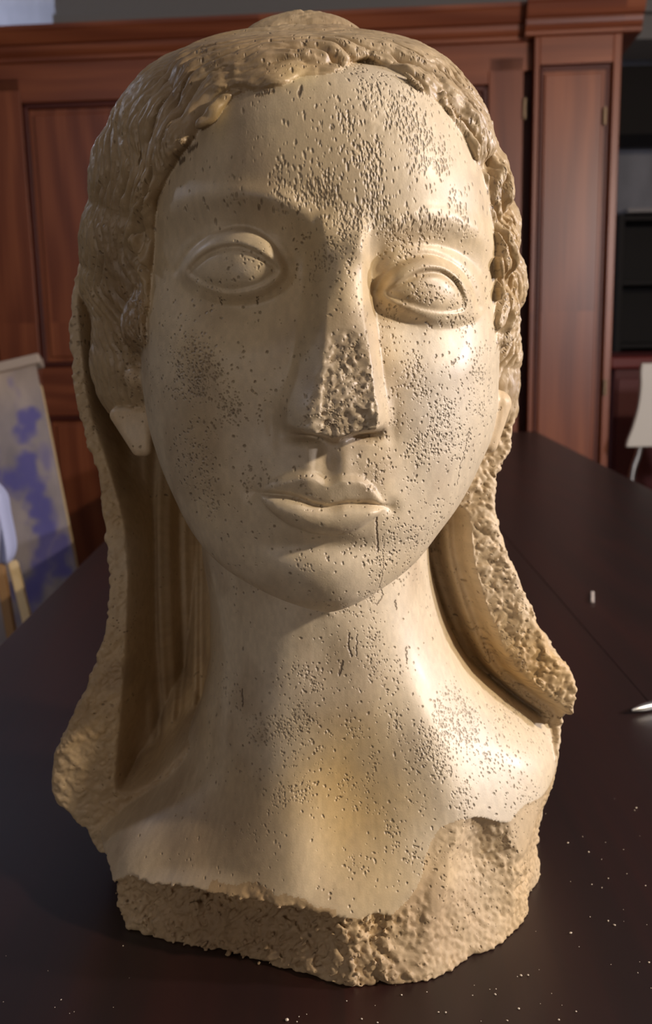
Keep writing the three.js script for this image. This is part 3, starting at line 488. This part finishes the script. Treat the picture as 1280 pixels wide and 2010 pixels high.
const grey = plain(0x8a8783, .9), nearBlack = plain(0x2b2724, .9);  // grey for the beams, near-black for the deep one
struct('trim_1', box(-1.15, X1, 2.3, 2.62, -4.4, -4.05), grey);
struct('trim_2', box(1.2, X1, 1.98, 2.3, -4.9, -4.5), nearBlack);
struct('trim_3', box(-1.15, X1, 2.4, 2.44, -4.05, -4.0), grey);

// ---------------------------------------------------------------- the table under the bust: two long boards, an apron and four legs
const tableM = new THREE.MeshPhysicalMaterial({ map: tableTex, roughness: .46, clearcoat: .22, clearcoatRoughness: .25 });
const table = thing('dining_table', 'long dark polished wooden table that carries the bust', 'table', .145, 0, -.9);
add('table_board', box(-.505, .1399, TABLE - .04, TABLE, -1.5, 1.35, .001, 2), tableM, table);
add('table_board', box(.1401, .505, TABLE - .04, TABLE, -1.5, 1.35, .001, 2), tableM, table);
add('apron', mergeGeometries([box(-.44, .44, TABLE - .14, TABLE - .041, -1.42, -1.39), box(-.44, .44, TABLE - .14, TABLE - .041, 1.24, 1.27), box(-.44, -.41, TABLE - .14, TABLE - .041, -1.39, 1.24, .003, 2), box(.41, .44, TABLE - .14, TABLE - .041, -1.39, 1.24, .003, 2)]), tableM, table);
for (const [x, z] of [[-.42, -1.38], [.42, -1.38], [-.42, 1.22], [.42, 1.22]]) {
  const g = new THREE.LatheGeometry([[.0, 0], [.02, 0], [.026, .02], [.02, .06], [.03, .3], [.038, .5], [.028, .54], [.038, .56], [.038, TABLE - .041], [0, TABLE - .041]].map((p) => new THREE.Vector2(...p)), 24); g.translate(x, 0, z); add('leg', g, tableM, table);
}

// ---------------------------------------------------------------- the wardrobe
const YAW = -4.6 * Math.PI / 180, wr = wx(at(1207, 500, -2.6));
const wardrobe = thing('wardrobe', 'tall reddish brown panelled wardrobe with a moulded cornice behind the table', 'wardrobe', wr[0], 0, wr[2], YAW);
const ca = Math.cos(YAW), sa = Math.sin(YAW);
const wl = (px, py, lz = 0) => { // where a line of sight meets the wardrobe's front plane, in the wardrobe's own axes
  const d = dir(px, py), o = [CAM[0] - wr[0], CAM[2] - wr[2]], oz = sa * o[0] + ca * o[1], dz = sa * d[0] + ca * d[2], t = (lz - oz) / dz;
  return [ca * (o[0] + d[0] * t) - sa * (o[1] + d[2] * t), CAM[1] + TABLE + d[1] * t];
};
const WT = wl(1100, 70)[1], LB = -.05;           // height of the cornice's foot; set-back of the wide part
const xs = wl(1042, 500)[0], L0 = -2.35;          // where the narrow part begins; far left end
add('carcass', mergeGeometries([box(xs, 0, .08, WT, -.5, -.022), box(L0, xs, .08, WT, -.5, LB - .022), box(xs, .0, 0, .08, -.46, -.03), box(L0, xs, 0, .08, -.46, LB - .03)]), woodDeep, wardrobe);
const prof = (pts, x0, x1, zf) => { const s = new THREE.Shape(pts.map((p) => new THREE.Vector2(p[0], p[1]))); const g = new THREE.ExtrudeGeometry(s, { depth: x1 - x0, bevelEnabled: false, curveSegments: 6 }); g.rotateY(Math.PI / 2); g.applyMatrix4(new THREE.Matrix4().makeScale(1, 1, -1)); const q = g.index ? g.toNonIndexed() : g; const P = q.attributes.position.array; for (let i = 0; i < P.length; i += 9) for (let k = 0; k < 3; k++) { const t = P[i + 3 + k]; P[i + 3 + k] = P[i + 6 + k]; P[i + 6 + k] = t; } q.computeVertexNormals(); q.translate(x0, WT, zf); return boxUV(q, 0); };
const CP = [[-.45, 0], [0, 0], [.012, .004], [.012, .018], [.02, .024], [.03, .038], [.034, .05], [.034, .058], [.05, .064], [.062, .082], [.075, .104], [.082, .112], [.082, .128], [-.45, .128]].map(([a, b]) => [a * .8, b * .76]);
add('cornice', prof(CP, xs - .03, .055, 0), wood, wardrobe, 'stepped moulding along the top of the narrow part');
add('cornice', prof(CP, L0 - .05, xs - .0305, LB), wood, wardrobe, 'stepped moulding along the top of the wide part');
add('frieze', box(L0, xs, wl(500, 130, LB)[1] * 0 + WT - .085, WT, LB - .02, LB, .003, 0), wood, wardrobe);
// a framed door: two stiles, rails, recessed panels with a moulding round each
function door(x0, x1, y0, y1, z, st, rails, hx, label) {
  const d = new THREE.Group(); d.name = 'door'; if (label) d.userData.label = label; wardrobe.add(d); const T = .026;
  add('stile', box(x0, x0 + st, y0, y1, z - T, z), wood, d); add('stile', box(x1 - st, x1, y0, y1, z - T, z), wood, d);
  const R = [[y0, y0 + .1], ...rails, [y1 - .078, y1]];
  for (const [a, b] of R) add('rail', box(x0 + st, x1 - st, a, b, z - T, z - .0005, .003, 0), wood, d);
  for (let i = 0; i < R.length - 1; i++) {
    const a = R[i][1], b = R[i + 1][0], l = x0 + st, r = x1 - st, m = .02;
    add('panel', mergeGeometries([box(l, r, a, b, z - T, z - .019), box(l + .035, r - .035, a + .035, b - .035, z - .02, z - .01, .006)]), wood, d);
    add('panel_moulding', mergeGeometries([box(l, l + m, a, b, z - .02, z - .005, .006), box(r - m, r, a, b, z - .02, z - .005, .006), box(l, r, a, a + m, z - .02, z - .005, .006, 0), box(l, r, b - m, b, z - .02, z - .005, .006, 0)]), woodDeep, d);
  }
  for (const y of [y0 + .25, y1 - .155]) { const g = new THREE.CylinderGeometry(.007, .007, .05, 12); g.translate(hx, y, z + .004); const k = new THREE.SphereGeometry(.008, 10, 8), k2 = k.clone(); k.translate(hx, y + .027, z + .004); k2.translate(hx, y - .027, z + .004); add('hinge', mergeGeometries([g, k, k2]), brass, d); }
  return d;
}
{ // the narrow part: frame round one tall door
  const pl = wl(1052, 500)[0], pr = wl(1188, 500)[0], pt = wl(1110, 128)[1];
  add('post', box(xs, pl, .08, WT, -.022, 0), wood, wardrobe); add('post', box(pr + .006, 0, .08, WT, -.022, 0), wood, wardrobe); add('frieze', box(pl, pr + .006, pt + .004, WT, -.022, -.001, .003, 0), wood, wardrobe);
  const d = new THREE.Group(); d.name = 'door'; d.userData.label = 'narrow single-panel door at the end of the wardrobe'; wardrobe.add(d);
  add('panel', mergeGeometries([box(pl + .002, pr, .1, pt, -.024, -.012), box(pl + .016, pr - .022, .13, pt - .022, -.014, -.004, .005)]), wood, d);
  add('panel_moulding', mergeGeometries([box(pl + .002, pl + .012, .1, pt, -.016, -.002, .004), box(pr - .014, pr - .002, .1, pt, -.018, -.008, .003), box(pl, pr, pt - .014, pt, -.018, -.006, .004, 0)]), woodDeep, d);
  for (const py of [228, 760]) { const h = wl(1187, py); const g = new THREE.CylinderGeometry(.007, .007, .05, 12); g.translate(h[0], h[1], .004); add('hinge', g, brass, d); }
  const h = wl(1027, 236, LB + .01);
}
const dTop = wl(900, 116, LB)[1], dR = wl(1022, 500, LB)[0], dL = wl(2, 400, LB)[0], dm = (dR + dL) / 2, rl = [wl(100, 822, LB)[1] + .01, wl(100, 722, LB)[1]], stile = wl(958, 300, LB)[0];
door(dm + .002, dR, .1, dTop, LB, dR - stile, [rl], dR + .004, 'wide panelled door half hidden behind the bust');
door(dL - .05, dm - .002, .1, dTop, LB, wl(48, 300, LB)[0] - dL + .05, [rl], dL - .054, 'wide panelled door on the shaded side');
door(L0 + .02, dL - .056, .1, dTop, LB, .1, [rl], L0 + .016);

// ---------------------------------------------------------------- things leaning at the left of the table
function slab(T, B, widthL, thick, foot) {        // a board from a point at its top right corner down along its right edge to the floor
  const t = new THREE.Vector3(...wx(T)), b = new THREE.Vector3(...wx(B)), v = b.clone().sub(t).normalize(), len = (t.y - foot) / -v.y, u = new THREE.Vector3(-1, 0, 0); u.addScaledVector(v, -u.dot(v)).normalize();
  const n = new THREE.Vector3().crossVectors(u, v).normalize(); if (n.z < 0) n.negate();
  const M = new THREE.Matrix4().makeBasis(u.clone().negate(), v.clone().negate(), n);
  const end = t.clone().addScaledVector(v, len);
  return { len, M, end, put(o) { o.position.copy(end); o.quaternion.setFromRotationMatrix(M); return o; } };
}
{
  const n = 256, a = new Uint8Array(n * n * 4), strokes = [[[.035, .13], [.045, .16]], [[.06, .24], [.085, .27], [.1, .25]], [[.055, .22], [.05, .3], [.045, .38], [.06, .44], [.1, .5]], [[.13, .2], [.15, .32]], [[.02, .4], [.03, .46]]];
  for (let j = 0; j < n; j++) for (let i = 0; i < n; i++) {
    const q = 4 * (j * n + i), x = (1 - i / n) * .6, y = (1 - j / n) * .6; let k = .55 * sstep(.15, .45, fbm(x * 18, y * 9, 5, 3));
    for (const s of strokes) k = Math.max(k, sstep(.034, .006, dLine(s, x + .012 * noise(x * 60, y * 60, 2), y + .01 * noise(x * 50, y * 50, 7))));
    const g = fbm(x * 22, y * 12, 3, 4), top = sstep(.14, .02, y);
    const c = [mix(146, 160, top) + 34 * g, mix(136, 144, top) + 30 * g, mix(134, 130, top) + 24 * g], b = [62, 60, 150];
    for (let m = 0; m < 3; m++) a[q + m] = clamp(mix(c[m], b[m], k * .62), 0, 255); a[q + 3] = 255;
  }
  const paint = new THREE.MeshStandardMaterial({ map: tex(a, n, n, true), roughness: .8 });
  const s = slab(at(70, 702, -1.5), at(148, 1092, -1.34), .6, .02, .004), o = s.put(thing('painting', 'leaning old canvas with loose grey and blue paint, left of the table', 'painting'));
  const g = new THREE.BoxGeometry(.6, s.len - .02, .006); g.translate(-.3, (s.len - .02) / 2, .012); { const u = g.attributes.uv, p = g.attributes.position; for (let i = 0; i < u.count; i++) u.setXY(i, 1 + p.getX(i) / .6, 1 - (s.len - p.getY(i)) / .6); }
  add('canvas', g, paint, o); const bar = plain(0xa39384, .7);
  add('stretcher', mergeGeometries([box(-.6, 0, 0, .05, -.012, .009), box(-.6, -.55, .05, s.len - .06, -.012, .009), box(-.05, 0, .05, s.len - .06, -.012, .009)]), pale, o);
  add('top_batten', box(-.62, .012, s.len - .022, s.len, -.014, .024, .004, 0), bar, o);
}
[[at(34, 1100, -1.02), at(58, 1196, -.98), 'bright pale wooden batten leaning between the old canvas and the table'], [at(8, 1106, -1.0), at(30, 1232, -.96), 'duller wooden batten at the left edge of the photo, leaning beside the brighter one']].forEach(([T, B, label], i) => {
  const s = slab(T, B, .014, .014, .004), o = s.put(add(i ? 'wooden_batten_001' : 'wooden_batten', box(-.015, 0, 0, s.len, -.008, .008, .002), i ? new THREE.MeshStandardMaterial({ map: paleTex, color: 0xb59c86, roughness: .7 }) : pale, scene)); tag(o, label, 'batten', 'battens leaning beside the table');
});
{ // a pale blue cloth hung over the battens' ends
  const c = at(-40, 1030, -1.02), pts = [[-90, 930], [-20, 944], [6, 966], [16, 1010], [27, 1070], [20, 1094], [4, 1098], [-30, 1090], [-90, 1096]].map((p) => { const q = at(p[0], p[1], -1.02); return new THREE.Vector2(q[0] - c[0], q[1] - c[1]); });
  const g = new THREE.ExtrudeGeometry(new THREE.Shape(new THREE.SplineCurve([...pts, pts[0]]).getPoints(60)), { depth: .02, bevelEnabled: true, bevelSize: .006, bevelThickness: .012, bevelSegments: 4, steps: 4 });
  const P = g.attributes.position; for (let i = 0; i < P.count; i++) P.setZ(i, P.getZ(i) + .008 * Math.sin(P.getX(i) * 160 + P.getY(i) * 20)); g.computeVertexNormals();
  const o = add('cloth', g, plain(0xb7bde0, .85), scene); o.position.set(...wx(c)); tag(o, 'pale blue cloth hanging at the left edge over the wooden battens', 'cloth');
}
// ---------------------------------------------------------------- far right: dark bookcase, red counter, white chair
{
  const a = wx(at(1208, 700, -3.5)), x0 = a[0], y1 = a[1], o = thing('counter', 'dark red counter in the far right corner behind the white chair', 'counter', x0 + .5, 0, -3.75);
  add('worktop', box(-.53, .53, y1 - .05, y1, -.28, .29, .012, 0), plain(0x7a2f28, .5), o); add('body', box(-.5, .5, .06, y1 - .0505, -.25, .25, .006), plain(0x5e2018, .55), o); add('plinth', box(-.47, .47, 0, .06, -.22, .22), plain(0x1c1412), o);
  for (const s of [-1, 1]) { const d = add('door', box(s < 0 ? -.49 : .003, s < 0 ? -.003 : .49, .1, y1 - .09, .2505, .268, .004), plain(0x64231b, .5), o); const h = new THREE.CylinderGeometry(.006, .006, .1, 10); h.translate(s * .04, y1 - .25, .285); add('handle', h, brass, d); }
  const b = wx(at(1216, 420, -4.35)), t = thing('bookcase', 'nearly black open bookcase standing in the dark behind the red counter', 'bookcase', b[0] + .6, 0, -4.5), dk = plain(0x1d1814, .7), H1 = b[1];
  add('side_panel', box(-.6, -.57, 0, H1, -.14, .15), dk, t); add('side_panel', box(.57, .6, 0, H1, -.14, .15), dk, t); add('back_panel', box(-.57, .57, 0, H1, -.15, -.141), dk, t);
  for (let k = 0; k < 6; k++) add('shelf', box(-.57, .57, .02 + k * (H1 - .04) / 5 - .012, .02 + k * (H1 - .04) / 5 + .012, -.14, .145), dk, t);
  
  const l = add('board', box(-.3, .3, 0, .02, -.1, .1, .004, 0), plain(0xa8a4a2, .8), scene); l.position.set(b[0] + .33, H1 + .003, -4.42); tag(l, 'pale board lying on top of the black bookcase', 'board');
}
{
  const z = -2.45, A = (x, y) => wx(at(x, y, z)), c = A(1290, 800), t = thing('chair', 'white shell chair on thin metal legs, far right beyond the table', 'chair', c[0] + .12, 0, z - .05), X = (x, y) => { const q = A(x, y); return new THREE.Vector2(q[0] - t.position.x, q[1]); };
  const edge = [X(1264, 716), X(1262, 730), X(1262, 760), X(1257, 800), X(1246, 840), X(1236, 866), X(1234, 876)], e2 = edge.map((p) => new THREE.Vector2(-p.x + .06, p.y)).reverse();
  const g = new THREE.ExtrudeGeometry(new THREE.Shape(new THREE.SplineCurve([...edge]).getPoints(24).concat(new THREE.SplineCurve(e2).getPoints(24))), { depth: .012, bevelEnabled: true, bevelSize: .004, bevelThickness: .004, bevelSegments: 3, curveSegments: 8 }); g.translate(0, 0, .03);
  const wh = plain(0xcfc9bd, .5); add('backrest', g, wh, t); const ly = edge[6].y, lx = edge[6].x;
  add('seat', box(lx, -lx + .06, .43, .455, .04, .44, .012), wh, t);
  const tube = (name, pts, r) => add(name, new THREE.TubeGeometry(new THREE.CatmullRomCurve3(pts.map((p) => new THREE.Vector3(...p))), 24, r, 10), metal, t);
  for (const k of [0, 1]) { const q = (x) => k ? -x + .06 : x; tube('back_tube', [[q(lx + .045), ly + .06, .028], [q(lx + .04), ly - .02, .03], [q(lx + .02), .6, .034], [q(lx + .02), .44, .05]], .011); tube('leg', [[q(lx + .02), .44, .06], [q(lx - .01), .2, .02], [q(lx - .03), .0065, -.02]], .011); tube('leg', [[q(lx + .02), .44, .4], [q(lx), .2, .42], [q(lx - .02), .0065, .46]], .011); }
}
// ---------------------------------------------------------------- small things on the table
{
  const a = wx(onTable(1240, 1394, .0045)), b = wx(onTable(1318, 1376, .0045)), d = new THREE.Vector3(b[0] - a[0], 0, b[2] - a[2]), L = d.length();
  const o = thing('pen', 'shiny metal pen lying on the table at the right edge', 'pen', a[0], TABLE, a[2], Math.atan2(-d.z, d.x));
  const g = new THREE.LatheGeometry([[0, 0], [.0012, .0], [.0036, .012], [.0042, .02], [.0042, L * .7], [.0038, L * .71], [.0042, L * .72], [.0042, L], [.002, L + .004], [0, L + .004]].map((p) => new THREE.Vector2(...p)), 20); g.rotateZ(-Math.PI / 2); g.translate(0, .0043, 0); add('barrel', g, metal, o); add('clip', box(L * .74, L, .0082, .0095, -.0012, .0012, .0004), metal, o);
  const p = wx(onTable(1163, 1184)), q = wx(onTable(1163, 1165)), w = tag(add('paper_scrap', box(-.0022, .0022, 0, .003, 0, Math.hypot(p[0] - q[0], p[2] - q[2]), .001), plain(0xb7aca2), scene), 'small whitish scrap lying on the table to the right of the bust', 'scrap'); w.position.set(q[0], TABLE + .0002, q[2]); w.rotation.y = Math.atan2(p[0] - q[0], p[2] - q[2]);
  const r = rng(9), bits = []; const spots = [[1083, 1738, 3], [1075, 1742, 1.4]]; for (let i = 0; i < 80; i++) { const k = r(); spots.push(k < .55 ? [560 + r() * 560, 1900 + r() * 110, .3 + r() * r() * 1] : k < .85 ? [1040 + r() * 240, 1560 + r() * 450, .25 + r() * r() * .8] : [r() * 300, 1850 + r() * 160, .25 + r() * r() * .8]); }
  for (const [x, y, s] of spots) { const c = onTable(x, y); if (footF.get(c[0], c[2]) < .006) continue; const g = new THREE.IcosahedronGeometry(.0007 * s, 0); const P = g.attributes.position; const sx = .7 + r() * .8, sz = .7 + r() * .8; for (let i = 0; i < P.count; i++) P.setXYZ(i, P.getX(i) * sx, P.getY(i) * .7, P.getZ(i) * sz); g.rotateY(r() * 6); g.translate(c[0], .0006 * s, c[2]); bits.push(g); }
  const o2 = add('stone_crumbs', mergeGeometries(bits), plain(0xcfc2ae), scene); o2.position.y = TABLE; o2.userData = { kind: 'stuff', label: 'pale stone crumbs scattered on the dark table round the bust', category: 'crumbs' };
}
// ---------------------------------------------------------------- the lamps of the room and added lights
LAMPS.forEach((l, i) => {
  const p = l.position, o = thing(i ? 'pendant_lamp_' + String(i).padStart(3, '0') : 'pendant_lamp', ['bare warm bulb hanging in front of the table on the right', 'bare white bulb hanging beside the table on the right', 'bare cool bulb hanging left of the wardrobe', 'added cool bulb by the back wall in place of daylight'][i], 'lamp', p.x, p.y, p.z);
  const b = new THREE.SphereGeometry(.03, 20, 14); add('bulb', b, new THREE.MeshStandardMaterial({ color: 0xffffff, emissive: l.color, emissiveIntensity: 3 }), o);
  const sk = new THREE.CylinderGeometry(.016, .02, .05, 16); sk.translate(0, .055, 0); add('socket', sk, plain(0x222222), o); const c = new THREE.CylinderGeometry(.003, .003, YC - p.y - .08, 8); c.translate(0, .08 + (YC - p.y - .08) / 2, 0); add('cord', c, plain(0x222222), o);
});
{ // an added fill light panel on a stand behind the viewer
  const o = thing('fill_panel', 'added wide fill light panel on a stand behind the viewer', 'lamp', soft.position.x, 0, soft.position.z + .02, Math.atan2(-soft.position.x, -soft.position.z)), tilt = new THREE.Matrix4().makeRotationX(.187), y = soft.position.y, M = (g) => { g.applyMatrix4(tilt); g.translate(0, y, 0); return g; };
  add('frame', M(mergeGeometries([box(-.73, -.705, -.53, .53, -.05, .0), box(.705, .73, -.53, .53, -.05, .0), box(-.705, .705, -.53, -.505, -.05, .0), box(-.705, .705, .505, .53, -.05, .0)])), plain(0x222222), o);
  add('diffuser', M(box(-.704, .704, -.504, .504, -.045, -.035)), new THREE.MeshStandardMaterial({ color: 0xffffff, emissive: 0xfff0e2, emissiveIntensity: .08 }), o);
  const p = new THREE.CylinderGeometry(.015, .015, y - .55, 12); p.translate(0, (y - .55) / 2 + .02, -.08); add('stand', p, plain(0x222222), o); const b = new THREE.CylinderGeometry(.2, .22, .02, 24); b.translate(0, .01, -.08); add('foot', b, plain(0x222222), o);
}
renderer.render(scene, camera);
